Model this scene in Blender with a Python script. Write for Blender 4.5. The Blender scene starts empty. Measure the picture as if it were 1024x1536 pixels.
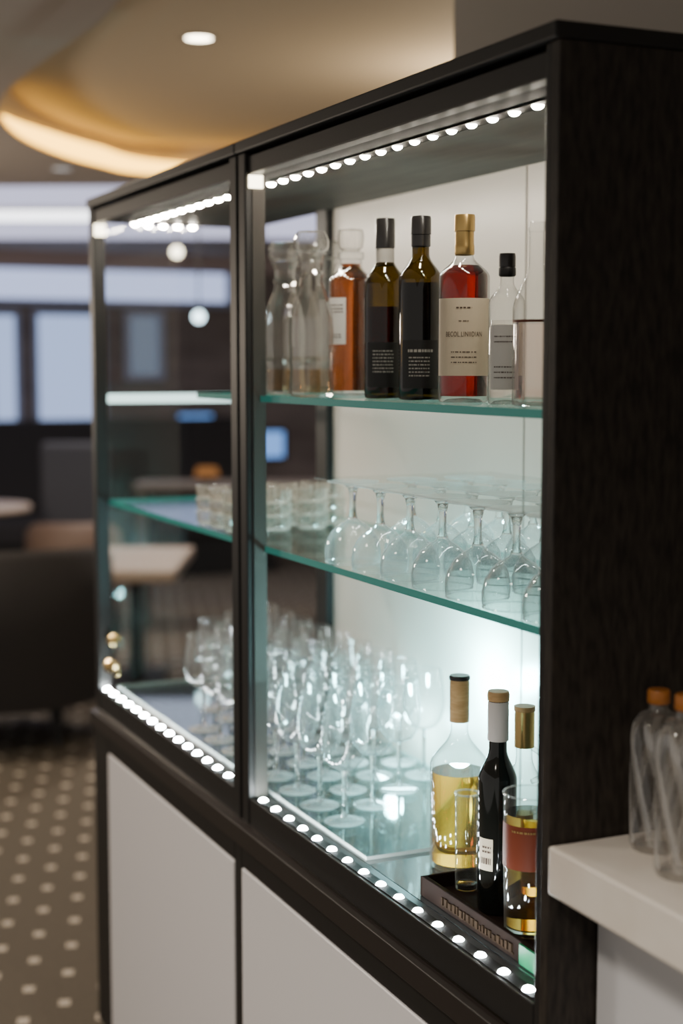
import bpy, bmesh, math, random
from mathutils import Vector, Matrix
from math import radians, sin, cos, pi, atan2, sqrt
random.seed(4)
S = bpy.context.scene
COL = S.collection

# ------------------------------------------------------------------ camera
F_PX = 2250.0
TH = radians(5.58); PHI = radians(24.54)
CAM = Vector((1.615, -1.034, 1.55))
fh = Vector((-cos(PHI), sin(PHI), 0)); rt = Vector((sin(PHI), cos(PHI), 0))
fw = fh*cos(TH) + Vector((0, 0, -sin(TH))); up = fh*sin(TH) + Vector((0, 0, cos(TH)))
cd = bpy.data.cameras.new('camera'); cam = bpy.data.objects.new('camera', cd); COL.objects.link(cam)
cam.matrix_world = Matrix(((rt.x, up.x, -fw.x, CAM.x), (rt.y, up.y, -fw.y, CAM.y), (rt.z, up.z, -fw.z, CAM.z), (0, 0, 0, 1)))
cd.sensor_width = 36; cd.lens = F_PX/1536*36; cd.clip_start = .05; cd.clip_end = 100
cd.dof.use_dof = True; cd.dof.focus_distance = 2.34; cd.dof.aperture_fstop = 2.0
S.camera = cam

def ray(px, py): return fw + rt*((px-512)/F_PX) + up*((768-py)/F_PX)
def on_axis(px, py, i, v):
    d = ray(px, py); return CAM + d*((v-CAM[i])/d[i])
def on_z(px, py, z): return on_axis(px, py, 2, z)
def on_y(px, py, y): return on_axis(px, py, 1, y)
def on_x(px, py, x): return on_axis(px, py, 0, x)
def P(F, R, z=0.0):
    v = CAM + fh*F + rt*R; v.z = z; return v

# ------------------------------------------------------------------ materials
def newmat(name):
    m = bpy.data.materials.new(name); m.use_nodes = True
    nt = m.node_tree; nt.nodes.clear()
    out = nt.nodes.new('ShaderNodeOutputMaterial')
    return m, nt, out
def pmat(name, col, rough=.5, metal=0, trans=0, ior=1.45, emis=None, es=0, coat=0, noise=None, bump=None, spec=.5):
    m, nt, out = newmat(name)
    p = nt.nodes.new('ShaderNodeBsdfPrincipled')
    p.inputs['Base Color'].default_value = (*col, 1); p.inputs['Roughness'].default_value = rough
    p.inputs['Metallic'].default_value = metal; p.inputs['Transmission Weight'].default_value = trans
    p.inputs['IOR'].default_value = ior; p.inputs['Coat Weight'].default_value = coat
    p.inputs['Specular IOR Level'].default_value = spec
    if emis: p.inputs['Emission Color'].default_value = (*emis, 1); p.inputs['Emission Strength'].default_value = es
    if noise or bump:
        tc = nt.nodes.new('ShaderNodeTexCoord'); mp = nt.nodes.new('ShaderNodeMapping')
        nz = nt.nodes.new('ShaderNodeTexNoise'); nz.inputs['Detail'].default_value = 6
        nt.links.new(tc.outputs['Object'], mp.inputs['Vector']); nt.links.new(mp.outputs['Vector'], nz.inputs['Vector'])
        sc = (noise or bump)[0]; mp.inputs['Scale'].default_value = sc; nz.inputs['Scale'].default_value = 1
        if noise:
            cr = nt.nodes.new('ShaderNodeValToRGB')
            cr.color_ramp.elements[0].position = .35; cr.color_ramp.elements[1].position = .68
            cr.color_ramp.elements[0].color = (*col, 1); cr.color_ramp.elements[1].color = (*noise[1], 1)
            nt.links.new(nz.outputs['Fac'], cr.inputs['Fac']); nt.links.new(cr.outputs['Color'], p.inputs['Base Color'])
        if bump:
            b = nt.nodes.new('ShaderNodeBump'); b.inputs['Strength'].default_value = bump[1]; b.inputs['Distance'].default_value = .002
            nt.links.new(nz.outputs['Fac'], b.inputs['Height']); nt.links.new(b.outputs['Normal'], p.inputs['Normal'])
    nt.links.new(p.outputs[0], out.inputs[0])
    return m
def emat(name, col, s):
    m, nt, out = newmat(name)
    e = nt.nodes.new('ShaderNodeEmission'); e.inputs[0].default_value = (*col, 1); e.inputs[1].default_value = s
    nt.links.new(e.outputs[0], out.inputs[0]); return m
def thin(name, tint, edge, base=.045, gain=.8, power=3.2, rough=.02, epow=2.2, milk=0.0, mcol=(.93, .95, .93)):
    """thin-walled glass: transparent with an angle dependent reflection and a darker rim"""
    m, nt, out = newmat(name)
    lw = nt.nodes.new('ShaderNodeLayerWeight'); lw.inputs['Blend'].default_value = .5
    def mth(op, a, b):
        n = nt.nodes.new('ShaderNodeMath'); n.operation = op; n.use_clamp = True
        if hasattr(a, 'is_linked'): nt.links.new(a, n.inputs[0])
        else: n.inputs[0].default_value = a
        if hasattr(b, 'is_linked'): nt.links.new(b, n.inputs[1])
        else: n.inputs[1].default_value = b
        return n.outputs[0]
    f = lw.outputs['Facing']
    fr = mth('ADD', mth('MULTIPLY', mth('POWER', f, power), gain), base)
    ed = mth('POWER', f, epow)
    mx = nt.nodes.new('ShaderNodeMix'); mx.data_type = 'RGBA'
    nt.links.new(ed, mx.inputs['Factor']); mx.inputs['A'].default_value = (*tint, 1); mx.inputs['B'].default_value = (*edge, 1)
    t = nt.nodes.new('ShaderNodeBsdfTransparent'); nt.links.new(mx.outputs['Result'], t.inputs[0])
    g = nt.nodes.new('ShaderNodeBsdfGlossy'); g.inputs['Roughness'].default_value = rough
    refl = g.outputs[0]
    if milk:
        d1 = nt.nodes.new('ShaderNodeBsdfDiffuse'); d1.inputs[0].default_value = (*mcol, 1)
        d2 = nt.nodes.new('ShaderNodeBsdfTranslucent'); d2.inputs[0].default_value = (*mcol, 1)
        dm_ = nt.nodes.new('ShaderNodeMixShader'); nt.links.new(d1.outputs[0], dm_.inputs[1]); nt.links.new(d2.outputs[0], dm_.inputs[2])
        gm = nt.nodes.new('ShaderNodeMixShader'); gm.inputs[0].default_value = milk
        nt.links.new(g.outputs[0], gm.inputs[1]); nt.links.new(dm_.outputs[0], gm.inputs[2]); refl = gm.outputs[0]
    s = nt.nodes.new('ShaderNodeMixShader')
    nt.links.new(fr, s.inputs[0]); nt.links.new(t.outputs[0], s.inputs[1]); nt.links.new(refl, s.inputs[2])
    nt.links.new(s.outputs[0], out.inputs[0]); return m

M = {}
M['frame'] = pmat('dark_frame_lacquer', (.012, .011, .0105), .48, spec=.35)
M['veneer'] = pmat('dark_wood_veneer', (.013, .0105, .0088), .5, noise=((110, 110, 28), (.036, .029, .023)), spec=.3)
M['veneer_in'] = pmat('interior_grey_brown', (.054, .046, .040), .55, noise=((6, 30, 6), (.082, .070, .06)), spec=.2)
M['shade_sheet'] = pmat('black_shade_sheet', (.012, .011, .010), .8, spec=.05)
M['ledge'] = pmat('ledge_dark_bronze', (.017, .013, .0115), .42, spec=.4)
M['post_lit_face'] = pmat('post_lit_face_tone', (.045, .039, .033), .6, spec=.3)
M['white_door'] = pmat('white_lacquer', (.76, .74, .75), .4)
M['back'] = pmat('cream_back_panel', (.67, .62, .55), .3)
M['floor_glass'] = pmat('dark_glossy_floor', (.032, .038, .040), .05, coat=1.0)
M['shelf'] = thin('shelf_glass', (.965, .985, .978), (.82, .93, .90), base=.05, gain=.5, power=4)
M['edge'] = pmat('shelf_edge_teal', (.03, .24, .20), .15, emis=(.06, .42, .36), es=.14)  # faint emission put in for light glowing through the edges
M['pane'] = thin('pane_glass', (.97, .98, .98), (.88, .92, .92), base=.045, gain=.5, power=4.5)
M['sheet'] = thin('thin_sheet_glass', (.98, .985, .985), (.95, .97, .96), base=.03, gain=.3, power=5)
M['plate_edge'] = pmat('plate_edge_pale', (.62, .72, .70), .2)
M['stem'] = thin('stemware_glass', (.990, .993, .992), (.32, .35, .35), base=.095, gain=1.0, power=2.8, epow=4.2, milk=.16)
M['upglass'] = thin('upturned_stemware_glass', (.985, .99, .988), (.36, .39, .38), base=.12, gain=1.0, power=2.6, epow=3.6, milk=.36)
M['foot'] = thin('glass_foot', (.985, .99, .985), (.80, .84, .83), base=.12, gain=.8, power=3.0, epow=4, milk=.5)
M['bowl'] = thin('pressed_glass', (.98, .97, .95), (.55, .53, .48), base=.13, gain=.9, power=2.2, epow=3, milk=.40, mcol=(.98, .94, .86))
M['decanter'] = thin('cut_decanter_glass', (.97, .965, .95), (.20, .20, .185), base=.13, gain=1.0, power=2.4, epow=2.8, milk=.10, mcol=(.98, .94, .87))
M['amber_reflection'] = thin('pale_amber_reflection', (.97, .86, .68), (.80, .58, .34), base=.03, gain=.4, power=4)
M['crystal'] = pmat('solid_crystal', (.98, .985, .98), .0, trans=1, ior=1.42)
M['swirl'] = thin('ribbed_clear_glass', (.92, .91, .89), (.34, .33, .31), base=.10, gain=.9, power=2.0, rough=.03, epow=2.4, milk=.25, mcol=(.95, .93, .90))
M['swirl_highlight'] = thin('ribbed_glass_highlight', (.95, .94, .92), (.70, .68, .65), base=.40, gain=.5, power=2.0, rough=.03, epow=2.8, milk=.6, mcol=(.98, .96, .92))
M['rosy'] = thin('rosy_spirit', (.97, .90, .88), (.85, .72, .68), base=.03, gain=.5, power=4)
M['clear'] = thin('clear_bottle_glass', (.97, .975, .97), (.36, .38, .37), base=.07, gain=.9, power=2.8, epow=3.6, milk=.2)
M['olive'] = thin('olive_bottle_glass', (.25, .19, .025), (.05, .04, .005), base=.06, gain=.6, power=3)
M['black_glass'] = pmat('black_wine_bottle_glass', (.006, .007, .006), .06, coat=.5)
M['amber'] = pmat('amber_spirit', (.33, .075, .006), .0, trans=1, ior=1.36)
M['red'] = pmat('red_spirit', (.24, .006, .0025), .0, trans=1, ior=1.36)
M['darkred'] = pmat('dark_red_wine', (.16, .006, .006), .02, trans=.8, ior=1.34)
M['nearblack'] = pmat('near_black_wine', (.008, .006, .003), .08)
M['gold_liq'] = pmat('golden_spirit', (.92, .34, .03), .0, trans=1, ior=1.34)
M['deep_gold'] = pmat('deep_golden_drink', (.97, .52, .11), .0, trans=1, ior=1.34)
M['water'] = pmat('clear_spirit', (.95, .93, .90), .0, trans=1, ior=1.33)
M['rust'] = pmat('rust_brown_label', (.13, .024, .008), .45, spec=.3)
M['paper'] = pmat('label_paper_white', (.74, .72, .68), .6)
M['cream'] = pmat('label_paper_cream', (.76, .64, .47), .6)
M['ink'] = pmat('label_ink', (.09, .055, .04), .6)
M['white_ink'] = pmat('white_label_ink', (.40, .38, .34), .5)
M['black_label'] = pmat('black_label', (.012, .011, .010), .45)
M['black_cap'] = pmat('black_capsule', (.012, .011, .011), .3, coat=.3)
M['gold'] = pmat('gold_foil', (.62, .42, .16), .28, metal=.9)
M['brass'] = pmat('bright_brass', (.85, .62, .28), .18, metal=1.0)
M['bronze'] = pmat('antique_bronze_relief', (.020, .012, .007), .85, spec=.04)
M['tan_cap'] = pmat('tan_wood_cap', (.42, .25, .10), .45, noise=((40, 40, 200), (.55, .35, .16)))
M['white_cap'] = pmat('pale_capsule', (.62, .58, .55), .35)
M['orange_cap'] = pmat('amber_stopper', (.38, .135, .025), .35)
M['tray'] = pmat('tray_dark_lacquer', (.011, .0062, .0048), .85, spec=.04)
M['green'] = pmat('green_glass_end', (.004, .10, .04), .4, spec=.1, emis=(.0, .5, .2), es=.05)
M['stone'] = pmat('white_stone_counter', (.74, .67, .59), .3, noise=((7, 7, 7), (.84, .79, .72)))
M['counter_base'] = pmat('counter_base_white', (.70, .70, .72), .45)
M['led'] = emat('led_white', (1.0, .90, .75), 350)
M['led_low'] = emat('led_cool_white', (.90, .99, 1.0), 270)
M['led_glint'] = emat('led_glint_warm', (1.0, .88, .62), 9)
M['led_strip'] = pmat('led_strip_tape', (.012, .011, .010), .8, spec=.05)
M['glow_bar'] = emat('glow_bar_cyan', (.72, 1.0, .95), 2.4)
M['wallgrey'] = pmat('grey_beige_plaster', (.40, .37, .33), .8)
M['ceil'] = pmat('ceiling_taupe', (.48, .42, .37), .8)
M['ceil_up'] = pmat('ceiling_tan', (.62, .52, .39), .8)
M['farwall'] = pmat('dark_brown_wall', (.12, .095, .085), .6, noise=((1.5, 1.5, 6), (.19, .155, .14)))
M['console'] = pmat('console_dark_brown', (.07, .055, .045), .5)
M['fascia'] = pmat('taupe_fascia', (.42, .33, .32), .7)
M['winframe'] = pmat('window_frame_grey', (.26, .30, .42), .5)
M['winpane'] = emat('daylight_pane_blue', (.48, .62, 1.0), 1.15)
M['winpane_dim'] = emat('daylight_pane_dim', (.40, .50, .68), .36)
M['band'] = emat('clerestory_pane', (.56, .65, 1.0), 1.35)
M['ceil_daylit'] = emat('daylit_ceiling_glow', (.74, .74, 1.0), 1.2)
M['linear'] = emat('linear_lamp', (.95, .96, 1.0), 4.5)
M['cove'] = emat('cove_warm', (1.0, .52, .06), 8)
M['down'] = emat('downlight_warm', (1.0, .86, .62), 20)
M['down_dim'] = emat('downlight_dim', (.9, .88, .9), .8)
M['bulb'] = emat('bulb_warm', (1.0, .90, .66), 10)
M['bulb_cool'] = emat('bulb_cool', (.70, .92, 1.0), 8)
M['screen'] = emat('screen_blue', (.22, .45, 1.0), 1.2)
M['lamp_orange'] = emat('lamp_orange', (1.0, .42, .14), .35)
M['dark_fabric'] = pmat('charcoal_fabric', (.020, .018, .018), .9)
M['grey_fabric'] = pmat('slate_fabric', (.045, .046, .053), .9)
M['brown_fabric'] = pmat('brown_leather', (.10, .062, .042), .6)
M['tan_wood'] = pmat('tan_tabletop', (.28, .22, .17), .5)
M['metal_dark'] = pmat('dark_metal', (.03, .03, .03), .4, metal=.6)
M['metal_light'] = pmat('brushed_trim', (.6, .58, .55), .4, metal=.7)

def carpet():
    m, nt, out = newmat('dotted_carpet')
    p = nt.nodes.new('ShaderNodeBsdfPrincipled'); p.inputs['Roughness'].default_value = .95
    tc = nt.nodes.new('ShaderNodeTexCoord'); mp = nt.nodes.new('ShaderNodeMapping')
    mp.inputs['Rotation'].default_value = (0, 0, radians(62)); mp.inputs['Scale'].default_value = (6.5, 6.5, 6.5)
    nt.links.new(tc.outputs['Object'], mp.inputs['Vector'])
    sp = nt.nodes.new('ShaderNodeSeparateXYZ'); nt.links.new(mp.outputs['Vector'], sp.inputs[0])
    def mth(op, a, b=0.0):
        n = nt.nodes.new('ShaderNodeMath'); n.operation = op
        for i, v in enumerate((a, b)):
            if hasattr(v, 'is_linked'): nt.links.new(v, n.inputs[i])
            else: n.inputs[i].default_value = v
        return n.outputs[0]
    fx = mth('SUBTRACT', mth('FRACT', sp.outputs[0]), .5); fy = mth('SUBTRACT', mth('FRACT', sp.outputs[1]), .5)
    a = mth('LESS_THAN', mth('ABSOLUTE', mth('ADD', fx, fy)), .19)
    b = mth('LESS_THAN', mth('ABSOLUTE', mth('SUBTRACT', fx, fy)), .15)
    d = mth('MULTIPLY', a, b)
    nz = nt.nodes.new('ShaderNodeTexNoise'); nz.inputs['Scale'].default_value = 90
    nt.links.new(tc.outputs['Object'], nz.inputs['Vector'])
    cr = nt.nodes.new('ShaderNodeValToRGB')
    cr.color_ramp.elements[0].color = (.046, .037, .026, 1); cr.color_ramp.elements[1].color = (.090, .074, .053, 1)
    nt.links.new(nz.outputs['Fac'], cr.inputs['Fac'])
    mx = nt.nodes.new('ShaderNodeMix'); mx.data_type = 'RGBA'
    nt.links.new(d, mx.inputs['Factor']); nt.links.new(cr.outputs['Color'], mx.inputs['A']); mx.inputs['B'].default_value = (.40, .35, .29, 1)
    nt.links.new(mx.outputs['Result'], p.inputs['Base Color'])
    nt.links.new(p.outputs[0], out.inputs[0]); return m
M['carpet'] = carpet()

# ------------------------------------------------------------------ helpers
def obj(name, bm, mats, parent=None, smooth=False, bevel=0, world=False, sharp=40):
    """one mesh object; world=True: geometry was written in room coordinates"""
    if world and parent is not None:
        off = parent.location.copy()
        if parent.parent: off += parent.parent.location
        bmesh.ops.translate(bm, verts=bm.verts, vec=-off)
    bmesh.ops.recalc_face_normals(bm, faces=bm.faces)
    me = bpy.data.meshes.new(name); bm.to_mesh(me); bm.free()
    if not isinstance(mats, (list, tuple)): mats = [mats]
    for m in mats: me.materials.append(m)
    if smooth:
        for p in me.polygons: p.use_smooth = True
        me.set_sharp_from_angle(angle=radians(sharp))
    o = bpy.data.objects.new(name, me); COL.objects.link(o)
    if parent is not None: o.parent = parent
    if bevel:
        b = o.modifiers.new('bevel', 'BEVEL'); b.width = bevel; b.segments = 2; b.limit_method = 'ANGLE'
    return o
def thing(name, label, cat, loc=(0, 0, 0), rotz=0, group=None, scale=1):
    o = bpy.data.objects.new(name, None); COL.objects.link(o); o.empty_display_size = .05
    o.location = loc; o.rotation_euler = (0, 0, rotz); o.scale = (scale,)*3; o['label'] = label; o['category'] = cat
    if group: o['group'] = group
    return o
def struct(o): o['kind'] = 'structure'; return o
def dup(root, loc, label=None, rotz=None):
    r = root.copy(); COL.objects.link(r); r.location = loc
    if rotz is not None: r.rotation_euler = (0, 0, rotz)
    if label: r['label'] = label
    for ch in list(root.children):
        c = ch.copy(); COL.objects.link(c); c.parent = r
        for g in list(ch.children):
            d = g.copy(); COL.objects.link(d); d.parent = c
    return r
def box(bm, x0, x1, y0, y1, z0, z1, mi=0):
    vs = [bm.verts.new((x, y, z)) for x in (x0, x1) for y in (y0, y1) for z in (z0, z1)]
    fs = []
    for idx in ((0, 1, 3, 2), (4, 6, 7, 5), (0, 4, 5, 1), (2, 3, 7, 6), (0, 2, 6, 4), (1, 5, 7, 3)):
        f = bm.faces.new([vs[i] for i in idx]); f.material_index = mi; fs.append(f)
    return fs
def bx(*boxes):
    bm = bmesh.new()
    for b in boxes: box(bm, *b)
    return bm
def lathe(prof, seg=36, mod=None, bm=None, mi=0, loop=False):
    bm = bm or bmesh.new(); rings = []
    for r, z in prof:
        if r < 1e-6: rings.append([bm.verts.new((0, 0, z))])
        else:
            ring = []
            for k in range(seg):
                a = 2*pi*k/seg; rr = r*(mod(a, z) if mod else 1)
                ring.append(bm.verts.new((rr*cos(a), rr*sin(a), z)))
            rings.append(ring)
    prs = list(zip(rings, rings[1:]))
    if loop: prs.append((rings[-1], rings[0]))
    for a, b in prs:
        for k in range(seg):
            k2 = (k+1) % seg
            if len(a) == 1 and len(b) == 1: break
            if len(a) == 1: f = bm.faces.new((a[0], b[k], b[k2]))
            elif len(b) == 1: f = bm.faces.new((a[k], a[k2], b[0]))
            else: f = bm.faces.new((a[k], a[k2], b[k2], b[k]))
            f.material_index = mi
    return bm
def lip(bm, r, z, t, seg=28, mi=1):
    lathe([(r+t*cos(2*pi*i/6), z+t*sin(2*pi*i/6)) for i in range(6)], seg, None, bm, mi, True); return bm
def tube(bm, a, b, r, seg=12):
    a = Vector(a); b = Vector(b); d = (b-a).normalized()
    u = d.orthogonal().normalized(); v = d.cross(u)
    A = [bm.verts.new(a+u*r*cos(2*pi*k/seg)+v*r*sin(2*pi*k/seg)) for k in range(seg)]
    B = [bm.verts.new(b+u*r*cos(2*pi*k/seg)+v*r*sin(2*pi*k/seg)) for k in range(seg)]
    for k in range(seg): bm.faces.new((A[k], A[(k+1) % seg], B[(k+1) % seg], B[k]))
    bm.faces.new(A); bm.faces.new(B[::-1])
def sweep(bm, pts, r, seg=10):
    """one smooth tube along a planar curve in the local xz plane"""
    rings = []
    for i, p in enumerate(pts):
        d = (pts[min(i+1, len(pts)-1)]-pts[max(i-1, 0)]).normalized(); v = Vector((0, 1, 0)); u = d.cross(v).normalized()
        rings.append([bm.verts.new(p+u*r*cos(2*pi*k/seg)+v*r*sin(2*pi*k/seg)) for k in range(seg)])
    for a, b in zip(rings, rings[1:]):
        for k in range(seg): bm.faces.new((a[k], a[(k+1) % seg], b[(k+1) % seg], b[k]))
    bm.faces.new(rings[0]); bm.faces.new(rings[-1][::-1])
def bottle_prof(r, h, zs, zn, nr, lip_=1.12, p=1.0):
    pts = [(0, .007), (r*.66, .005), (r*.86, .0), (r*.96, .0015), (r, .008), (r, zs)]
    for k in range(1, 11):
        u = k/10
        pts.append((nr+(r-nr)*(.5+.5*cos(pi*u**p)), zs+(zn-zs)*u))
    pts += [(nr, h-.014), (nr*lip_, h-.013), (nr*lip_, h-.001), (nr*lip_*.9, h)]
    return pts
def fill_prof(prof, zf, inset=.003):
    out = [(0, .010)]; last = None
    for r, z in prof:
        if last and z > zf:
            u = (zf-last[1])/max(1e-6, z-last[1]); out.append((max(.001, last[0]+(r-last[0])*u-inset), zf)); break
        if r > inset+.002 and z >= .007 or (r > .02 and z < .007 and r > prof[2][0]-.001 and len(out) == 1): out.append((r-inset, max(z, .010)))
        last = (r, z)
    out.append((0, zf)); return out
def patch(r, a, half, z0, z1, n=18):
    bm = bmesh.new(); A = []; B = []
    for k in range(n+1):
        t = a-half+2*half*k/n
        A.append(bm.verts.new((r*cos(t), r*sin(t), z0))); B.append(bm.verts.new((r*cos(t), r*sin(t), z1)))
    for k in range(n): bm.faces.new((A[k], A[k+1], B[k+1], B[k]))
    return bm
def text_on(bm, s, size, r, a, z, sx=1.0, bold=0.0):
    cu = bpy.data.curves.new('lettering', 'FONT'); cu.body = s; cu.size = size; cu.align_x = 'CENTER'; cu.align_y = 'CENTER'; cu.offset = bold
    cu.space_character = 1.12
    ob = bpy.data.objects.new('lettering_tmp', cu); COL.objects.link(ob)
    bpy.context.view_layer.update()
    me = bpy.data.meshes.new_from_object(ob.evaluated_get(bpy.context.evaluated_depsgraph_get()))
    bpy.data.objects.remove(ob); bpy.data.curves.remove(cu)
    vs = [bm.verts.new((r*cos(a+v.co.x*sx/r), r*sin(a+v.co.x*sx/r), z+v.co.y)) for v in me.vertices]
    for p in me.polygons:
        try: bm.faces.new([vs[i] for i in p.vertices])
        except ValueError: pass
    bpy.data.meshes.remove(me)
def bars_on(bm, r, a, half, zs, hgt, rnd):
    """tiny unreadable print: broken dashes along rows wrapped round a bottle"""
    for z in zs:
        t = a-half
        while t < a+half:
            w = rnd.uniform(.04, .16); e = min(t+w, a+half)
            n = 3; A = []; B = []
            for k in range(n+1):
                q = t+(e-t)*k/n
                A.append(bm.verts.new((r*cos(q), r*sin(q), z))); B.append(bm.verts.new((r*cos(q), r*sin(q), z+hgt)))
            for k in range(n): bm.faces.new((A[k], A[k+1], B[k+1], B[k]))
            t = e+rnd.uniform(.02, .05)
def facing(loc): return atan2(CAM.y-loc[1], CAM.x-loc[0])
def lamp(name, typ, loc, energy, col, **kw):
    l = bpy.data.lights.new(name, typ); l.energy = energy; l.color = col
    o = bpy.data.objects.new(name, l); COL.objects.link(o); o.location = loc
    for k, v in kw.items(): setattr(l, k, v)
    return o

# ------------------------------------------------------------------ the room
XF = -11.6; ZC = 2.55; ZU = 2.70; ZG = -.28; K = 1.18
struct(obj('floor', bx((XF-.1, 3.5, -4, 9, ZG-.05, ZG)), M['carpet']))
# leaf shaped recess in the ceiling: outline on the ceiling plane
ctrl = [on_z(235, -30, ZC), on_z(140, 40, ZC), on_z(60, 96, ZC), on_z(8, 140, ZC), on_z(0, 176, ZC), on_z(44, 214, ZC), on_z(140, 247, ZC), on_z(262, 263, ZC),
        P(8.0, .6), P(7.6, 2.0), P(6.2, 3.0), P(4.6, 2.9), P(3.5, 1.6), P(3.3, .2)]
ctrl = [Vector((c.x, c.y, 0)) for c in ctrl]
def closed_spline(c, n=10):
    out = []; L = len(c)
    for i in range(L):
        p0, p1, p2, p3 = c[i-1], c[i], c[(i+1) % L], c[(i+2) % L]
        for k in range(n):
            t = k/n
            out.append(.5*((2*p1)+(p2-p0)*t+(2*p0-5*p1+4*p2-p3)*t*t+(3*p1-p0-3*p2+p3)*t**3))
    return out
rim = closed_spline(ctrl); NE = len(rim); E = P(5.9, .6)
bm = bmesh.new(); inn = []; outr = []; upr = []
for q in rim:
    d = (q-E); d.z = 0; d.normalize()
    ts = []
    if d.x: ts += [(3.5-E.x)/d.x, (XF-E.x)/d.x]
    if d.y: ts += [(9-E.y)/d.y, (-4-E.y)/d.y]
    t = min(v for v in ts if v > 0); o_ = E+d*t
    inn.append(bm.verts.new((q.x, q.y, ZC))); outr.append(bm.verts.new((o_.x, o_.y, ZC))); upr.append(bm.verts.new((q.x, q.y, ZU)))
for k in range(NE):
    j = (k+1) % NE
    bm.faces.new((inn[k], inn[j], outr[j], outr[k]))
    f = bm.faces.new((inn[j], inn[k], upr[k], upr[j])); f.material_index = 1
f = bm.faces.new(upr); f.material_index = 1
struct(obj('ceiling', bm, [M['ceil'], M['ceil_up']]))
# cove strip hugging the far rim of the recess, swelling in the middle
bm = bmesh.new(); A = []; B = []
i0, i1 = 40, 78
for i in range(i0, i1+1):
    q = rim[i]; c = E+(q-E)*.994; u = (i-i0)/(i1-i0)
    h = .006+.085*max(0, sin(pi*u))**.9
    A.append(bm.verts.new((c.x, c.y, ZC+.003))); B.append(bm.verts.new((c.x, c.y, ZC+.003+h)))
for k in range(len(A)-1): bm.faces.new((A[k], A[k+1], B[k+1], B[k]))
o = obj('cove_light', bm, M['cove'], smooth=True)
o['label'] = 'glowing warm golden cove light curving along the far rim of the ceiling recess'; o['category'] = 'ceiling light'

struct(obj('wall_back', bx((-1.77, 3.5, .82, 1.0, ZG, ZU)), M['wallgrey']))
struct(obj('wall_left', bx((XF-.1, XF, -4, 9, ZG, ZC)), M['farwall']))
a0 = on_x(-60, 400, XF); a1 = on_x(560, 400, XF)
zb1 = on_x(60, 402, XF).z
struct(obj('trim_1', bx((XF, XF+.08, a0.y, a1.y+1, zb1, ZC)), M['fascia'], bevel=.01))
def window(n, px0, px1, py0, py1, pane, mull=1):
    p = on_x(px0, py0, XF); q = on_x(px1, py1, XF); y0, y1, z1, z0 = p.y, q.y, p.z, q.z
    w = obj('window_%d' % n, bx((XF, XF+.06, y0, y0+.05, z0, z1), (XF, XF+.06, y1-.05, y1, z0, z1), (XF, XF+.06, y0+.05, y1-.05, z0, z0+.05), (XF, XF+.06, y0+.05, y1-.05, z1-.05, z1)), M['winframe'])
    struct(w)
    obj('pane', bx((XF+.005, XF+.02, y0+.04, y1-.04, z0+.04, z1-.04)), pane, w)
    bm = bmesh.new()
    for k in range(1, mull+1):
        y = y0+(y1-y0)*k/(mull+1); box(bm, XF+.022, XF+.05, y-.02, y+.02, z0+.05, z1-.05)
    if mull: obj('mullion', bm, M['winframe'], w)
    else: bm.free()
window(1, -60, 345, 392, 462, M['band'], 0)
window(2, 46, 158, 464, 638, M['winpane'], 0)
window(3, -60, 32, 464, 638, M['winpane'], 1)
window(4, 185, 245, 466, 570, M['winpane_dim'], 0)

# glowing sheet added for the daylit ceiling, and linear lamp near the windows
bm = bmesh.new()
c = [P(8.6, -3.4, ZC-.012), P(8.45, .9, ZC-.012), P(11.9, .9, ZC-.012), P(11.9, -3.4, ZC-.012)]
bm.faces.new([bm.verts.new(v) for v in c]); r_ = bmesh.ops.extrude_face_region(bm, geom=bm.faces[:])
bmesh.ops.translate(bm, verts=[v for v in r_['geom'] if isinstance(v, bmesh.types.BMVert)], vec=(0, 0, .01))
o = obj('daylit_ceiling_glow', bm, M['ceil_daylit']); o['label'] = 'wide pale lavender stretch of ceiling by the windows, made to glow as if daylit'; o['category'] = 'ceiling light'
t = thing('linear_lamp', 'long bright white linear lamp under the lavender daylit ceiling', 'ceiling light', P(9.7, -1.95, ZC-.042), atan2(fh.y, fh.x))
obj('diffuser', bx((-.20, .20, -.50, .50, -.02, 0)), M['linear'], t)
obj('housing', bx((-.21, .21, -.51, .51, 0, .03)), M['metal_light'], t)

def downlight(px, py, z, r, label, mat):
    p = on_z(px, py, z-.004)
    t = thing('downlight', label, 'ceiling light', (p.x, p.y, z))
    obj('trim_ring', lathe([(r, -.004), (r*1.2, -.006), (r*1.22, 0), (r, 0)], 32), M['metal_light'], t, True)
    obj('lens', lathe([(0, -.003), (r, -.003), (r, -.001), (0, -.001)], 32), mat, t)
    return p
d1 = downlight(298, 58, ZU, .047, 'bright round downlight in the tan recessed ceiling', M['down'])
d2 = downlight(93, 254, ZC, .045, 'small unlit looking downlight below the glowing cove', M['down_dim'])

# pendant bulbs far away
def pendant(px, py, F, r, mat, label):
    d = ray(px, py); k = F/d.dot(fh); p = CAM+d*k
    t = thing('pendant_lamp', label, 'lamp', p)
    obj('bulb', lathe([(r*sin(pi*i/10), -r*cos(pi*i/10)) for i in range(11)], 20), mat, t, True)
    bm = bmesh.new(); tube(bm, (0, 0, r*.9), (0, 0, ZC-.013-p.z), .005, 8)
    obj('cord', bm, M['metal_dark'], t)
pendant(265, 378, 8.6, .03, M['bulb'], 'round warm white pendant bulb seen through the left glass bay')
pendant(298, 475, 8.8, .032, M['bulb_cool'], 'pale blue pendant bulb left of the middle cabinet post')
pendant(396, 477, 8.8, .020, M['bulb_cool'], 'small cool pendant bulb beside the middle cabinet post')

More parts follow.
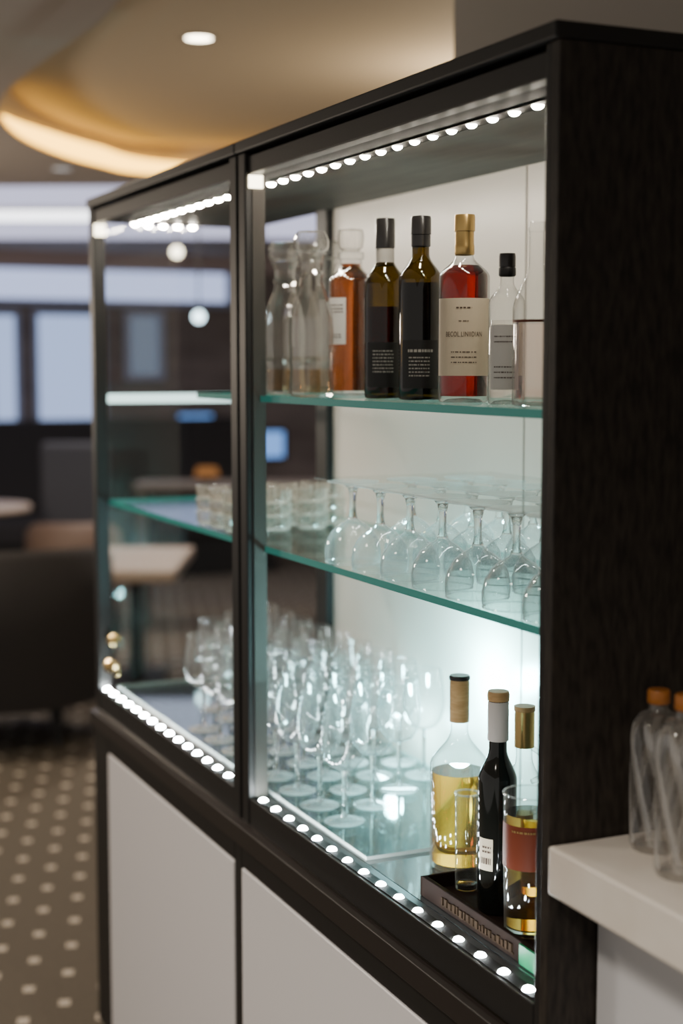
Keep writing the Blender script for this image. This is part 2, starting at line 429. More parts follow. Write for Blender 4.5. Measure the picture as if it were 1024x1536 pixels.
def wallscreen(px0, px1, py0, py1, label):
    p = on_x(px0, py0, XF+.05); q = on_x(px1, py1, XF+.05)
    t = thing('wall_screen', label, 'screen', (XF, (p.y+q.y)/2, q.z))
    w = (q.y-p.y)/2; h = p.z-q.z
    obj('casing', bx((0, .05, -w-.03, w+.03, -.03, h+.03)), M['metal_dark'], t, bevel=.008)
    obj('display', bx((.05, .054, -w, w, 0, h)), M['screen'], t)
wallscreen(388, 425, 648, 685, 'blue glowing screen seen behind the middle post')
wallscreen(268, 318, 622, 648, 'small wide blue screen below the glowing bar in left bay')

# ------------------------------------------------------------------ lounge furniture (far, out of focus)
def G(F, R, z=0): return P(F*K, R*K, ZG+z*K)
def tub_chair(loc, rotz, mat, label, H=.73, R=.37):
    t = thing('tub_armchair', label, 'armchair', loc, rotz, None, K)
    bm = bmesh.new(); n = 28; rings = []
    for k in range(n+1):
        a = radians(-118+236*k/n)+pi
        e = abs(k/n-.5)*2
        top = H-.10*e**3
        sec = [(R-.075, .19), (R-.01, .19), (R+.015, .45), (R, top-.03), (R-.035, top), (R-.07, top-.03), (R-.09, .42)]
        rings.append([bm.verts.new((r*cos(a), r*sin(a), z)) for r, z in sec])
    for a, b in zip(rings, rings[1:]):
        for i in range(len(a)): bm.faces.new((a[i], a[(i+1) % len(a)], b[(i+1) % len(a)], b[i]))
    bm.faces.new(rings[0]); bm.faces.new(rings[-1][::-1])
    obj('backrest', bm, mat, t, True, sharp=60)
    r = R-.085
    obj('seat', lathe([(0, .19), (r, .19), (r+.0, .38), (r-.02, .42), (r-.06, .44), (0, .445)], 32), mat, t, True)
    for sx in (-1, 1):
        for sy in (-1, 1):
            bm = bmesh.new(); tube(bm, (sx*.2, sy*.2, .20), (sx*.23, sy*.23, 0), .014)
            obj('leg', bm, M['metal_dark'], t, True)
    return t
tub_chair(G(6.2, -1.42), radians(165), M['dark_fabric'], 'large black rounded tub armchair standing on the dotted carpet at far left', .83, .46)
tub_chair(G(8.3, -1.49), radians(160), M['brown_fabric'], 'small brown leather tub armchair behind the black armchair', .70, .26)

def dining_chair(loc, rotz, mat, label):
    t = thing('lounge_chair', label, 'chair', loc, rotz, None, K)
    obj('seat', bx((-.22, .22, -.20, .20, .40, .48)), mat, t, bevel=.03)
    obj('backrest', bx((-.25, -.18, -.20, .20, .48, 1.10)), mat, t, bevel=.03)
    for sx in (-1, 1):
        for sy in (-1, 1):
            bm = bmesh.new(); tube(bm, (sx*.18, sy*.16, .41), (sx*.2, sy*.18, 0), .015)
            obj('leg', bm, M['metal_dark'], t, True)
dining_chair(G(9.1, -1.58), radians(155), M['grey_fabric'], 'slate grey high backed chair beyond the brown armchair')

def booth(loc, L, label):
    t = thing('booth_sofa', label, 'sofa', loc, 0)
    obj('base', bx((-.30, .30, -L, L, .0, .33)), M['metal_dark'], t, bevel=.01)
    obj('seat', bx((-.28, .34, -L, L, .33, .55)), M['dark_fabric'], t, bevel=.05)
    obj('backrest', bx((-.40, -.26, -L, L, .33, 1.36)), M['dark_fabric'], t, bevel=.05)
bp = P(12.2, -1.85); booth((XF+.6, bp.y, ZG), 1.6, 'long black booth sofa against the far windows')

def round_table(loc, r, label):
    t = thing('round_table', label, 'table', loc, 0, None, K)
    obj('tabletop', lathe([(0, .715), (r-.01, .715), (r, .725), (r, .742), (r-.008, .75), (0, .75)], 40), M['tan_wood'], t, True)
    bm = bmesh.new(); tube(bm, (0, 0, .02), (0, 0, .715), .03, 16); obj('pedestal', bm, M['metal_dark'], t, True)
    obj('base', lathe([(0, 0), (r*.6, 0), (r*.6, .012), (.05, .025), (0, .025)], 32), M['metal_dark'], t, True)
round_table(G(8.6, -2.12), .33, 'round tan cafe table at the left edge beside the slate grey chair')
t = thing('side_table', 'rectangular tan table right of the black armchair behind the left bay', 'table', G(7.25, -1.00), atan2(fh.y, fh.x), None, K)
obj('tabletop', bx((-.46, .46, -.24, .24, .56, .62)), M['tan_wood'], t, bevel=.012)
obj('pedestal', bx((-.05, .05, -.03, .03, .02, .56)), M['metal_dark'], t, bevel=.005)
obj('base', bx((-.30, .30, -.12, .12, 0, .02)), M['metal_dark'], t, bevel=.005)
t = thing('table_lamp', 'small dim orange lamp on a dark console seen through the left bay', 'lamp', G(8.9, -.80, .86), 0, None, .75)
obj('lamp_shade', lathe([(.055, .06), (.12, .06), (.09, .14), (.03, .14)], 24), M['lamp_orange'], t, True)
obj('lamp_base', lathe([(0, 0), (.06, 0), (.06, .012), (.012, .02), (.010, .10), (0, .10)], 20), M['metal_dark'], t, True)
t = thing('console_table', 'dark console table under the small orange lamp', 'table', G(8.9, -.62), atan2(fh.y, fh.x), None, K)
obj('tabletop', bx((-.2, .2, -.6, .6, .82, .86)), M['console'], t, bevel=.005)
for s in (-1, 1): obj('leg', bx((-.18, .18, s*.55-.02, s*.55+.02, 0, .82)), M['console'], t, bevel=.004)

# ------------------------------------------------------------------ display cabinet
W = 2.22; D = .45; ZT = 1.975; ZI = 1.915; ZF = .70; ZL = .645
cab = thing('display_cabinet', 'tall dark framed glass display cabinet with lit shelves of bottles and glasses', 'cabinet', (-W/2, D/2, ZL))
def cpart(name, bm, mat, bevel=.002, parent=None, smooth=False): return obj(name, bm, mat, parent or cab, smooth, bevel, True)
ZR = 1.953
cpart('top_panel', bx((-W, -1.1345, -.006, D, ZR, ZT)), M['frame'], .003)
cpart('top_panel', bx((-1.1315, 0, -.006, D, ZR, ZT)), M['frame'], .003)
cpart('ceiling_panel', bx((-W+.02, -.02, .036, D-.012, ZI, 1.936)), M['veneer_in'], 0)
cpart('shade_sheet', bx((-W+.04, -.022, .0345, .1275, ZI-.0015, ZI-.0001)), M['shade_sheet'], 0)  # thin black sheet added to keep the ceiling front dark
for x0, x1 in ((-W+.036, -1.178), (-1.090, -.037)):
    cpart('top_rail', bx((x0, x1, .006, .034, ZI-.004, ZR-.008)), M['frame'])
    cpart('bottom_rail', bx((x0, x1, .002, .045, ZL+.001, ZF)), M['frame'])
cpart('floor_panel', bx((-W+.02, -.021, .046, D-.012, ZL+.001, ZF)), M['floor_glass'], 0)
cpart('side_panel', bx((-.020, 0, .0, D, ZL+.001, ZR-.001)), M['veneer'], .0015)
cpart('frame_post', bx((-.034, -.0205, .001, .032, ZL+.001, ZR-.001)), M['frame'])['label'] = 'right front post'
for x0, x1 in ((-1.127, -1.091), (-1.177, -1.138)):
    cpart('frame_post', bx((x0, x1, .0, .034, ZL+.001, ZR-.001)), M['frame'], .003)
cpart('post_spacer', bx((-1.138, -1.127, .010, .03, ZL+.001, ZR-.001)), M['nearblack'], 0)
cpart('frame_post', bx((-W, -W+.035, .001, .034, ZL+.001, ZR-.001)), M['frame'])
cpart('post_lit_face', bx((-1.0908, -1.088, .014, .040, ZF+.002, ZI-.006)), M['post_lit_face'], 0)  # paler strip paints the lit inner face of the middle post
cpart('frame_post', bx((-W, -W+.03, D-.04, D, ZL+.001, ZR-.001)), M['frame'])
cpart('frame_post', bx((-1.72, -1.655, D-.03, D, ZL+.001, ZR-.001)), M['frame'])
cpart('back_panel', bx((-1.654, -.021, D-.012, D, ZL+.001, ZR-.001)), M['back'], 0)
cpart('panel_seam', bx((-.792, -.788, D-.0135, D-.0118, ZF, ZI)), M['wallgrey'], 0)
cpart('led_glint', bx((-1.0878, -1.082, .006, .034, 1.885, 1.909)), M['led_glint'], .001)  # glowing block stands in for LED reflections on the post
cpart('led_glint', bx((-W+.0352, -W+.041, .006, .034, 1.880, 1.909)), M['led_glint'], .001)  # same painted LED reflection on the left post
for kx, ky in ((166, 998), (194, 992)):
    kp = on_y(kx, ky, -.012)
    kb = lathe([(0, 0), (.009, 0), (.009, .006), (.014, .011), (.0175, .019), (.014, .028), (.006, .032), (0, .033)], 24)
    bmesh.ops.rotate(kb, verts=kb.verts, cent=(0, 0, 0), matrix=Matrix.Rotation(pi/2, 3, 'X'))
    bmesh.ops.translate(kb, verts=kb.verts, vec=(kp.x if kx < 180 else -W+.06, .002 if kx < 180 else .05, kp.z))
    cpart('knob', kb, M['brass'], 0, None, True)
cpart('latch_plate', bx((-W+.006, -W+.085, .036, .042, on_y(166, 1012, 0).z-.02, on_y(166, 1012, 0).z+.012)), M['brass'], .002)
def sheet(x0, x1, y0, y1, z0, z1):
    bm = bmesh.new(); fs = box(bm, x0, x1, y0, y1, z0, z1)
    bm.normal_update()
    for f in fs: f.material_index = 0 if abs(f.normal.z) > .5 else 1
    return bm
bm = bmesh.new(); bm.faces.new([bm.verts.new(v) for v in ((-W+.012, .034, ZF), (-W+.012, D-.04, ZF), (-W+.012, D-.04, ZI), (-W+.012, .034, ZI))])
cpart('side_glass', bm, M['pane'], 0)
ZS1 = 1.492; ZS2 = 1.200
cpart('glass_shelf', sheet(-1.46, -.021, .028, D-.014, ZS1-.012, ZS1), [M['shelf'], M['edge']], 0)['label'] = 'upper green edged glass shelf carrying the bottles'
cpart('glass_shelf', sheet(-W+.014, -.021, .036, D-.042, ZS2-.012, ZS2), [M['shelf'], M['edge']], 0)['label'] = 'middle green edged glass shelf carrying upturned glasses'
ZP = ZF+.007
cpart('glass_plate', sheet(-W+.03, -.655, .050, D-.02, ZF+.0005, ZP), [M['shelf'], M['plate_edge']], 0)['label'] = 'clear glass floor plate under the wine glasses'
cpart('added_glow_bar', bx((-W+.014, -W+.022, .04, .40, 1.452, 1.476)), M['glow_bar'], .002)  # made-up glowing bar for a bright streak at shelf level
# LED strips
dome = lathe([(0, .0058), (.0036, .0054), (.0066, .0037), (.0086, .0003)], 16)
dm = bpy.data.meshes.new('led'); dome.to_mesh(dm); dome.free(); dm.materials.append(M['led'])
dome = lathe([(0, .0048), (.0036, .0045), (.0064, .0031), (.0086, 0)], 16)
dm2 = bpy.data.meshes.new('led_cool'); dome.to_mesh(dm2); dome.free(); dm2.materials.append(M['led_low'])
def strip(bm, pts, z, upw, mesh, label):
    s = cpart('led_strip', bm, M['led_strip'], 0); s['label'] = label
    for x, y in pts:
        l = bpy.data.objects.new('led', mesh); COL.objects.link(l); l.parent = s
        l.location = Vector((x, y, z))-cab.location; l.rotation_euler = (0 if upw else pi, 0, 0)
strip(bx((-W+.045, -.17, .088, .116, ZI-.004, ZI-.0016)), [(-.215-.0622*k, .102) for k in range(32)], ZI-.004, False, dm, 'ceiling strip of warm white lights')
strip(bx((-W+.041, -W+.060, .13, .27, ZI-.004, ZI-.0002)), [(-W+.050, .145+.04*k) for k in range(4)], ZI-.004, False, dm, 'short added strip at the left end for lights mirrored in the side glass')  # added lights stand in for LEDs mirrored in the side glass
strip(bx((-W+.04, -.05, .008, .028, ZF+.0002, ZF+.002)), [(-.075-.0655*k, .018) for k in range(33) if not 1.085 < .075+.0655*k < 1.18], ZF+.002, True, dm2, 'floor strip of cool white lights along the front')

# ------------------------------------------------------------------ base cabinet
base = thing('base_cabinet', 'low dark base cabinet with white doors under the display cabinet', 'cabinet', (-W/2, D/2, ZG))
def bpart(name, bm, mat, bevel=.002, parent=None): return obj(name, bm, mat, parent or base, False, bevel, True)
bpart('ledge', bx((-W-.004, .0, -.016, D, .603, ZL-.004)), M['ledge'], .0015)
bpart('shadow_gap', bx((-W+.01, -.001, .004, D, ZL-.004, ZL+.0005)), M['nearblack'], 0)
bpart('body', bx((-W, 0, .012, D, ZG+.07, .602)), M['veneer'], .002)
bpart('plinth', bx((-W+.02, -.02, .03, D-.02, ZG, ZG+.07)), M['frame'], 0)
bpart('stile', bx((-W, -W+.135, -.006, .012, ZG+.07, .602)), M['frame'])
bpart('stile', bx((-1.155, -1.115, -.006, .012, ZG+.07, .602)), M['frame'])
bpart('stile', bx((-.05, 0, -.006, .012, ZG+.07, .602)), M['veneer'])
bpart('rail', bx((-W+.135, -1.155, -.006, .012, .556, .602)), M['frame'])
bpart('rail', bx((-1.115, -.05, -.006, .012, .556, .602)), M['frame'])
bpart('door', bx((-W+.138, -1.158, -.008, .011, ZG+.08, .553)), M['white_door'])
bpart('door', bx((-1.112, -.053, -.008, .011, ZG+.08, .553)), M['white_door'])

# ------------------------------------------------------------------ counter on the right
o = obj('countertop', bx((.003, 2.3, -.004, .62, .865, .930)), M['stone'], bevel=.004)
o['label'] = 'white stone countertop butting against the dark cabinet side'; o['category'] = 'countertop'
t = thing('counter_base', 'white counter base under the stone countertop', 'counter', (1.1, .35, ZG))
obj('front_panel', bx((.003, 2.3, .075, .095, ZG+.08, .8645)), M['counter_base'], t, False, .002, True)
obj('carcass', bx((.003, 2.3, .0955, .60, ZG+.08, .8645)), M['counter_base'], t, False, 0, True)
obj('plinth', bx((.003, 2.3, .12, .60, ZG, ZG+.08)), M['frame'], t, False, 0, True)

# ------------------------------------------------------------------ stemware on the cabinet floor
gl = thing('wine_glass', 'clear stemmed wine glass standing in the crowd on the cabinet floor', 'wine glass', (0, 0, 0), 0, 'wine glasses on the cabinet floor')
bm = lathe([(.0045, .098), (.012, .100), (.026, .107), (.0365, .121), (.0420, .140), (.0435, .160), (.0420, .182), (.0385, .206), (.0358, .222)], 32)
lip(bm, .0358, .222, .0012, 32)
obj('bowl', bm, [M['stem'], M['foot']], gl, True)
obj('stem', lathe([(0, .010), (.0065, .010), (.0044, .018), (.0038, .05), (.0040, .085), (.0055, .098), (0, .1)], 14), M['crystal'], gl, True)
obj('foot', lathe([(0, .0006), (.035, .0006), (.0375, .0022), (.020, .0050), (.0065, .0095), (0, .0098)], 28), M['foot'], gl, True)
first = True
for i, y in enumerate((.098, .191, .284, .377)):
    x = .775+.78*y
    while x < min(1.56+1.4*y, 2.08):
        loc = Vector((-x, y, ZP))
        if first: gl.location = loc; first = False
        else: dup(gl, loc, rotz=random.uniform(0, 6))
        x += .112

# upturned glasses on the middle shelf
ug = thing('upturned_glass', 'clear stemmed glass standing upside down on the middle glass shelf', 'wine glass', (0, 0, 0), 0, 'upturned glasses on the middle shelf')
bm = lathe([(.0480, .0014), (.0500, .010), (.0498, .024), (.0460, .041), (.0370, .056), (.0235, .068), (.0125, .0745), (.0085, .079)], 36)
lip(bm, .0480, .0014, .0015, 36)
obj('bowl', bm, [M['upglass'], M['foot']], ug, True)
obj('stem', lathe([(0, .078), (.0090, .079), (.0066, .086), (.0056, .100), (.0062, .120), (.0090, .132), (.014, .1375), (0, .1377)], 16), M['crystal'], ug, True)
obj('foot', lathe([(0, .1379), (.014, .138), (.028, .1415), (.046, .1435), (.047, .1455), (0, .1465)], 32), M['foot'], ug, True)
first = True
for i in range(7):
    for j in range(3):
        loc = Vector((-.126-.112*i, .090+.118*j, ZS2))
        if first: ug.location = loc; first = False
        else: dup(ug, loc)
o = obj('glass_sheet', sheet(-.852, -.072, .038, .400, ZS2+.147, ZS2+.150), [M['sheet'], M['clear']])
o['label'] = 'thin clear glass sheet lying on the feet of the upturned glasses'; o['category'] = 'glass sheet'

# stacked small straight glasses left on the middle shelf
gb = obj('stacked_glass', lathe([(0, .002), (.028, .0008), (.0315, .003), (.0335, .008), (.0350, .0265), (.0365, .0275), (.0365, .0285), (.034, .0285), (.032, .009), (.026, .005), (0, .004)], 28), M['bowl'], None, True)
gb['label'] = 'small straight sided clear glass in the stacks on the middle shelf'; gb['category'] = 'glass'; gb['group'] = 'stacked small glasses on the middle shelf'
first = True
for i in range(3):
    for j in range(4):
        if i == 0 and j == 3: continue
        for k in range(3):
            loc = Vector((-1.345-.085*i, .080+.083*j, ZS2+.0287*k))
            if first: gb.location = loc; first = False; o = gb
            else:
                o = gb.copy(); COL.objects.link(o); o.location = loc

# ------------------------------------------------------------------ bottles
def cap(t, r, z0, z1, mat, name='cap', flare=0):
    return obj(name, lathe([(0, z0), (r, z0), (r*1.0+flare, z0+.004), (r, z1-.004), (r*.94, z1), (0, z1)], 24), mat, t, True)
rnd = random.Random(7)

# upper shelf ------------------------------------------------------
def up_loc(px, Y):
    p = on_y(px, 560, Y); return Vector((p.x, p.y, ZS1))
def decanter(px, Y, h, label):
    loc = up_loc(px, Y); t = thing('decanter', label, 'decanter', loc); s = h/.32
    pr = [(0, .004), (.026, .002), (.038, .0), (.0415, .005), (.042, .02), (.0400, .055), (.0408, .062), (.0428, .070), (.0408, .078), (.0425, .12), (.0410, .155), (.034, .188), (.0240, .214), (.0205, .230), (.0240, .237), (.0205, .244), (.0215, .262), (.028, .275), (.0285, .279)]
    pr = [(r, z*s) for r, z in pr]
    obj('glass_body', lathe(pr, 13), M['decanter'], t)
    obj('liquid', lathe([(0, .008), (.034, .008), (.0355, .02), (.0345, .050), (0, .050)], 24), M['amber_reflection'], t, True)  # amber reflections put in as a tinted body low in the decanter
    obj('stopper', lathe([(0, .2795*s), (.018, .2797*s), (.0315, .2850*s), (.0340, .292*s), (.0340, .303*s), (.030, .314*s), (.026, h), (0, h)], 9), M['decanter'], t)
decanter(427, .135, .306, 'leftmost clear stoppered glass decanter on the upper shelf')
decanter(467, .090, .306, 'clear stoppered glass decanter next to the amber bottle')
decanter(453, .265, .318, 'clear glass decanter standing behind two others on the upper shelf')
decanter(489, .285, .322, 'clear glass decanter standing behind the amber bottle')

# amber bottle
loc = up_loc(526, .180); a = facing(loc); t = thing('amber_bottle', 'amber spirit bottle with glass stopper and small white label', 'bottle', loc)
pr = bottle_prof(.0425, .272, .215, .247, .021, 1.2)
obj('glass_body', lathe(pr), M['clear'], t, True)
obj('liquid', lathe(fill_prof(pr, .250)), M['amber'], t, True)
obj('stopper', lathe([(0, .2725), (.017, .2727), (.018, .276), (.023, .280), (.0255, .300), (.023, .314), (0, .317)], 12), M['decanter'], t)
lb = obj('label', patch(.0432, a-.72, .50, .098, .185), M['paper'], t, True)
bm = bmesh.new(); bars_on(bm, .0437, a-.70, .36, [.170, .163, .157], .0025, rnd); bars_on(bm, .0437, a-.62, .2, [.115, .110], .002, rnd)
obj('lettering', bm, M['ink'], lb)

# dark olive bottle with red content
loc = up_loc(577, .14); a = facing(loc); t = thing('wine_bottle', 'dark olive bottle with black and silver capsule right of the amber bottle', 'bottle', loc)
pr = bottle_prof(.0365, .308, .200, .245, .0145)
obj('glass_body', lathe(pr), M['olive'], t, True)
obj('liquid', lathe(fill_prof(pr, .160)), M['darkred'], t, True)
cap(t, .0172, .262, .3135, M['black_cap'])
obj('collar', lathe([(.0152, .232), (.0162, .233), (.0162, .261), (.0152, .262)], 24), M['white_ink'], t, True)
lb = obj('label', patch(.0372, a, .95, .020, .098), M['black_label'], t, True)
bm = bmesh.new(); bars_on(bm, .0377, a-.1, .5, [.082, .076, .070, .064, .058, .052, .046], .0022, rnd); obj('lettering', bm, M['white_ink'], lb)

# near black bottle
loc = up_loc(630, .14); a = facing(loc); t = thing('wine_bottle', 'near black bottle with olive shoulders left of the cream labelled red bottle', 'bottle', loc)
pr = bottle_prof(.0365, .300, .200, .243, .0145)
obj('glass_body', lathe(pr), M['olive'], t, True)
obj('liquid', lathe(fill_prof(pr, .195)), M['nearblack'], t, True)
cap(t, .0172, .275, .3055, M['black_cap'])
obj('collar', lathe([(.0152, .255), (.0164, .256), (.0164, .274), (.0152, .275)], 24), M['black_cap'], t, True)
lb = obj('label', patch(.0372, a, .9, .020, .100), M['black_label'], t, True)
bm = bmesh.new(); bars_on(bm, .0377, a, .58, [.080], .0045, rnd); bars_on(bm, .0377, a-.05, .48, [.070, .064, .058, .052, .046, .040], .0020, rnd); obj('lettering', bm, M['white_ink'], lb)

# red bottle with the cream label
loc = up_loc(695, .13); a = facing(loc); t = thing('red_bottle', 'red spirit bottle with gold cap and large cream label', 'bottle', loc)
pr = bottle_prof(.0400, .288, .196, .230, .0140)
obj('glass_body', lathe(pr), M['clear'], t, True)
obj('liquid', lathe(fill_prof(pr, .214)), M['red'], t, True)
cap(t, .0165, .222+.045, .2925, M['gold'])
obj('collar', lathe([(.0145, .230), (.0158, .232), (.0158, .244), (.0150, .247), (.0150, .2665)], 24), M['gold'], t, True)
lb = obj('label', patch(.0407, a, 1.3, .042, .162, 30), M['cream'], t, True)
bm = bmesh.new(); text_on(bm, 'BECOL.LINIIDIAN', .0108, .0413, a, .106, .66, .00005)
obj('lettering', bm, M['ink'], lb)
bm = bmesh.new(); bars_on(bm, .0413, a, .30, [.146], .0022, rnd); bars_on(bm, .0413, a, .2, [.126], .0014, rnd)
obj('fine_print', bm, M['ink'], lb)
bm = bmesh.new(); bars_on(bm, .0413, a, .5, [.078, .070, .062], .0016, rnd)
obj('fine_print', bm, M['ink'], lb)

# small clear bottle with black cap
loc = up_loc(759, .13); a = facing(loc); t = thing('clear_bottle', 'small clear bottle with black cap and white label beside the red bottle', 'bottle', loc)
pr = bottle_prof(.0275, .205, .150, .182, .0100)
obj('glass_body', lathe(pr), M['clear'], t, True)
obj('liquid', lathe(fill_prof(pr, .125, .0025)), M['water'], t, True)
cap(t, .0125, .204, .224, M['black_cap'])
obj('collar', lathe([(.0115, .19), (.013, .192), (.013, .202), (.0115, .2038)], 20), M['metal_dark'], t, True)
lb = obj('label', patch(.0280, a-.15, .85, .022, .118), M['paper'], t, True)
bm = bmesh.new(); bars_on(bm, .0285, a-.1, .6, [.100, .092, .055, .047, .039], .0018, rnd); obj('lettering', bm, M['ink'], lb)

# tall clear bottle by the post
loc = up_loc(802, .12); a = facing(loc); t = thing('clear_bottle', 'tall uncapped clear bottle half hidden by the right front post', 'bottle', loc)
pr = bottle_prof(.033, .262, .135, .205, .0105)
obj('glass_body', lathe(pr), M['clear'], t, True)
obj('liquid', lathe(fill_prof(pr, .118, .003)), M['rosy'], t, True)
obj('band', patch(.0335, a, 1.4, .119, .123), M['rust'], t, True)

# on the cabinet floor by the right side -----------------------------
# tray
TX0, TX1, TY0, TY1 = -.462, -.062, .064, .240
tr = thing('tray', 'shallow dark tray with ornamented front rim and green end holding bottles', 'tray', ((TX0+TX1)/2, (TY0+TY1)/2, ZF))
obj('tray_base', bx((TX0, TX1, TY0, TY1, ZF+.0005, ZF+.010)), M['tray'], tr, False, .002, True)
obj('rim', bx((TX0, TX1, TY0-.008, TY0, ZF+.0005, ZF+.034), (TX0, TX1, TY1, TY1+.006, ZF+.0005, ZF+.030), (TX0-.006, TX0, TY0-.008, TY1+.006, ZF+.0005, ZF+.032), (TX1, TX1+.006, TY0-.008, TY1+.006, ZF+.0005, ZF+.032)), M['tray'], tr, False, .0015, True)
bm = bmesh.new(); x = TX0+.07
while x < TX1-.12:
    w = rnd.choice((.004, .006, .008)); h = rnd.uniform(.008, .013)
    box(bm, x, x+w, TY0-.0105, TY0-.008, ZF+.010, ZF+.010+h); box(bm, x, x+w+.004, TY0-.010, TY0-.008, ZF+.008, ZF+.0105)
    x += w+.005
obj('ornament', bm, M['bronze'], tr, False, 0, True)
obj('green_end', bx((TX1-.095, TX1-.004, TY0-.012, TY0-.0082, ZF+.002, ZF+.032)), M['green'], tr, False, .001, True)
ZTY = ZF+.0105

# golden spirit bottle
p = on_z(687, 1297, ZF); a = facing(p); t = thing('golden_bottle', 'clear bottle of golden spirit with tall tan cap left of the tray', 'bottle', (p.x, p.y, ZF))
pr = bottle_prof(.0490, .285, .178, .236, .0150, 1.1, .85)
obj('glass_body', lathe(pr), M['clear'], t, True)
obj('liquid', lathe(fill_prof(pr, .165)), M['gold_liq'], t, True)
cap(t, .0168, .250, .322, M['tan_cap'])
obj('cap_ring', lathe([(0, .3222), (.0178, .3222), (.0182, .327), (.0165, .3295), (0, .3295)], 24), M['black_cap'], t, True)

# small tumbler
def tumbler(p, z, r, h, label, name='tumbler', mat='clear'):
    t = thing(name, label, 'glass', (p.x, p.y, z))
    bm = lathe([(0, .001), (r*.9, .001), (r*.94, .004), (r, h*.6), (r*1.02, h)], 36)
    lip(bm, r*1.02, h, .0016, 36)
    obj('glass_body', bm, [M[mat], M['foot']], t, True)
    obj('glass_base', lathe([(0, .0025), (r*.86, .0025), (r*.90, .011), (r*.6, .0125), (0, .0125)], 36), M['crystal'], t, True)
    return t
p = on_z(699, 1333, ZTY); tumbler(p, ZTY, .0190, .158, 'narrow empty clear tumbler on the tray before the golden bottle', mat='clear')
# dark wine bottle
p = on_z(744, 1364, ZTY); a = facing(p); t = thing('wine_bottle', 'black wine bottle with long pale capsule standing on the tray', 'bottle', (p.x, p.y, ZTY))
pr = bottle_prof(.0300, .338, .205, .255, .0138)
obj('glass_body', lathe(pr), M['black_glass'], t, True)
cap(t, .0162, .268, .330, M['white_cap'], 'capsule')
obj('cap', lathe([(0, .3302), (.0170, .3302), (.0172, .340), (.0160, .3445), (0, .345)], 24), M['tan_cap'], t, True)
lb = obj('label', patch(.0306, a-.62, .42, .070, .120), M['cream'], t, True)
bm = bmesh.new(); bars_on(bm, .0311, a-.55, .25, [.105, .098], .003, rnd); bars_on(bm, .0311, a-.6, .3, [.080], .010, rnd); obj('lettering', bm, M['ink'], lb)
# gold capped bottle
p = on_y(785, 1200, .202); t = thing('clear_bottle', 'clear handled bottle with gold cap at the right end of the tray', 'bottle', (p.x, p.y, ZTY))
a = facing(p)
pr = bottle_prof(.0330, .270, .165, .220, .0130)
obj('glass_body', lathe(pr), M['clear'], t, True)
obj('liquid', lathe(fill_prof(pr, .13)), M['deep_gold'], t, True)
cap(t, .0160, .236, .294, M['gold'])
obj('cap_ring', lathe([(0, .2942), (.0168, .2942), (.0168, .302), (0, .303)], 24), M['tan_cap'], t, True)
bm = bmesh.new(); sweep(bm, [Vector((.0125+.030*sin(pi*k/14), 0, .236-.056*k/14)) for k in range(15)], .0042)
ho = obj('handle', bm, M['decanter'], t, True); ho.rotation_euler.z = a+1.3
# wide glass with rust band
p = on_z(792, 1397, ZTY); a = facing(p); t = tumbler(p, ZTY, .0385, .212, 'wide tall glass of golden drink with rust brown band on the tray', 'tall_glass')
obj('liquid', lathe([(0, .0128), (.0335, .0128), (.0352, .08), (.0360, .182), (0, .182)], 40), M['deep_gold'], t, True)
lb = obj('label', patch(.0393, a, 1.5, .104, .170, 26), M['rust'], t, True)
bm = bmesh.new(); bars_on(bm, .0398, a, .7, [.160], .003, rnd); obj('lettering', bm, M['gold'], lb)

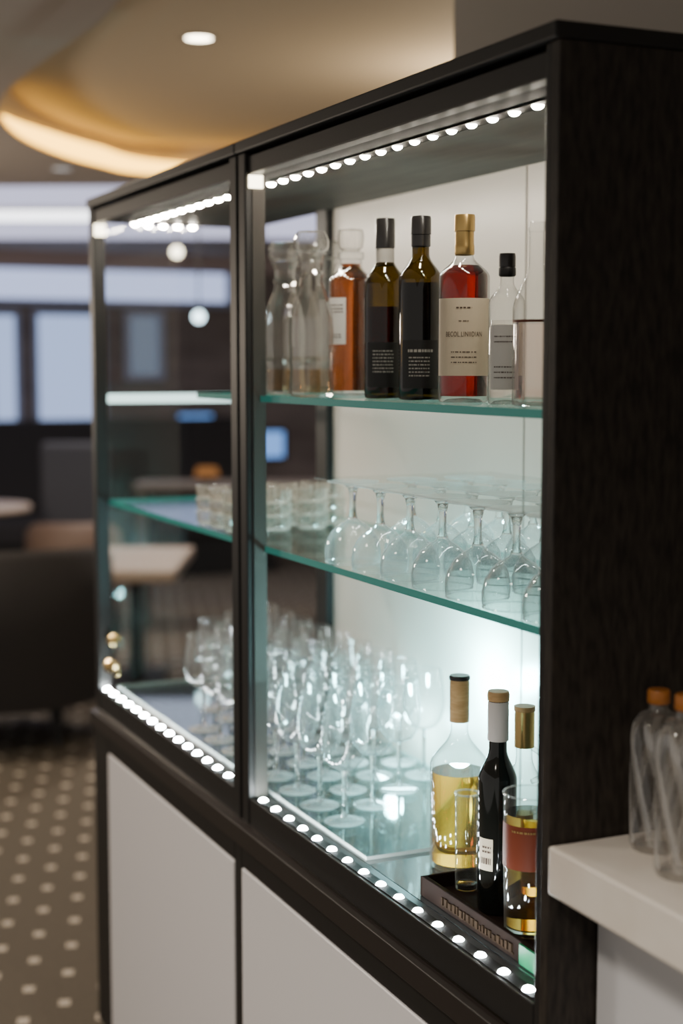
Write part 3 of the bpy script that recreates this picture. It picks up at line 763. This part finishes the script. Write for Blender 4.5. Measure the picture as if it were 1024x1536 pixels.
# swirled bottles on the counter
def swirl(px, py, r, h, label):
    p = on_z(px, py, .930); t = thing('swirl_bottle', label, 'bottle', (p.x, p.y, .9303))
    pr0 = [(0, .004), (r*.7, .002), (r*.9, 0), (r, .008)]
    n = 40
    for k in range(1, n+1): pr0.append((r*(1-.04*sin(pi*k/n)), .008+(h*.66-.008)*k/n))
    for k in range(1, 13):
        u = k/12; pr0.append((.0130+(r-.0130)*cos(u*pi/2)**.8 if u < 1 else .0130, h*.66+h*.20*sin(u*pi/2)))
    pr0 += [(.0125, h*.89), (.0125, h*.935)]
    def mod(a_, z): return 1+(.05*sin(7*a_+z*56) if .01 < z < h*.82 else 0)
    bm = lathe(pr0, 140, mod)
    for f in bm.faces:
        c = f.calc_center_median()
        if .012 < c.z < h*.80 and sin(7*atan2(c.y, c.x)+c.z*56) > .45: f.material_index = 1  # paler material paints highlights along the ridges
    obj('glass_body', bm, [M['swirl'], M['swirl_highlight']], t, True, sharp=120)
    obj('cap', lathe([(0, h*.915), (.0138, h*.915), (.0148, h*.923), (.0148, h*.987), (.0135, h), (0, h)], 24), M['orange_cap'], t, True)
swirl(983, 1272, .0345, .208, 'swirled clear bottle with amber stopper set further back on the countertop')
swirl(1024, 1312, .0360, .224, 'swirled clear bottle with amber stopper nearest the counter front, cut by the photo edge')

# ------------------------------------------------------------------ lights
p = on_y(690, 1030, .36)
lamp('bay_glow', 'POINT', p, 20, (.40, .93, 1.0), shadow_soft_size=.025)
p = on_y(590, 1090, .36)
lamp('bay_glow', 'POINT', p, 4, (.45, .93, 1.0), shadow_soft_size=.02)  # added unseen lamp, spreads the cyan glow further left
for loc, e in (((.9, -1.3, 2.5), 220), ((-1.0, -1.5, 2.5), 150)):
    lamp('room_fill', 'SPOT', loc, e, (1.0, .90, .78), spot_size=radians(120), spot_blend=.8, shadow_soft_size=.15)  # added front fill, no visible fixture
for F, R, e in ((4.2, -1.3, 150), (6.8, -1.8, 130), (8.5, -1.0, 150), (10.5, -.8, 150)):
    lamp('lounge_fill', 'SPOT', P(F, R, 2.5), e, (1.0, .86, .70), spot_size=radians(150), spot_blend=.8, shadow_soft_size=.06)  # added fill over the lounge, no fixtures modelled
lamp('recess_fill', 'POINT', (E.x, E.y, 2.35), 24, (1.0, .80, .54), shadow_soft_size=.1)  # unseen lamp added to brighten the tan recess
lamp('side_fill', 'POINT', P(6.6, -3.2, 1.7), 95, (1.0, .84, .66), shadow_soft_size=.15)  # extra fill added outside the frame on the left
w = bpy.data.worlds.new('world'); S.world = w; w.use_nodes = True
bg = w.node_tree.nodes['Background']; bg.inputs[0].default_value = (.96, .90, .83, 1); bg.inputs[1].default_value = .44
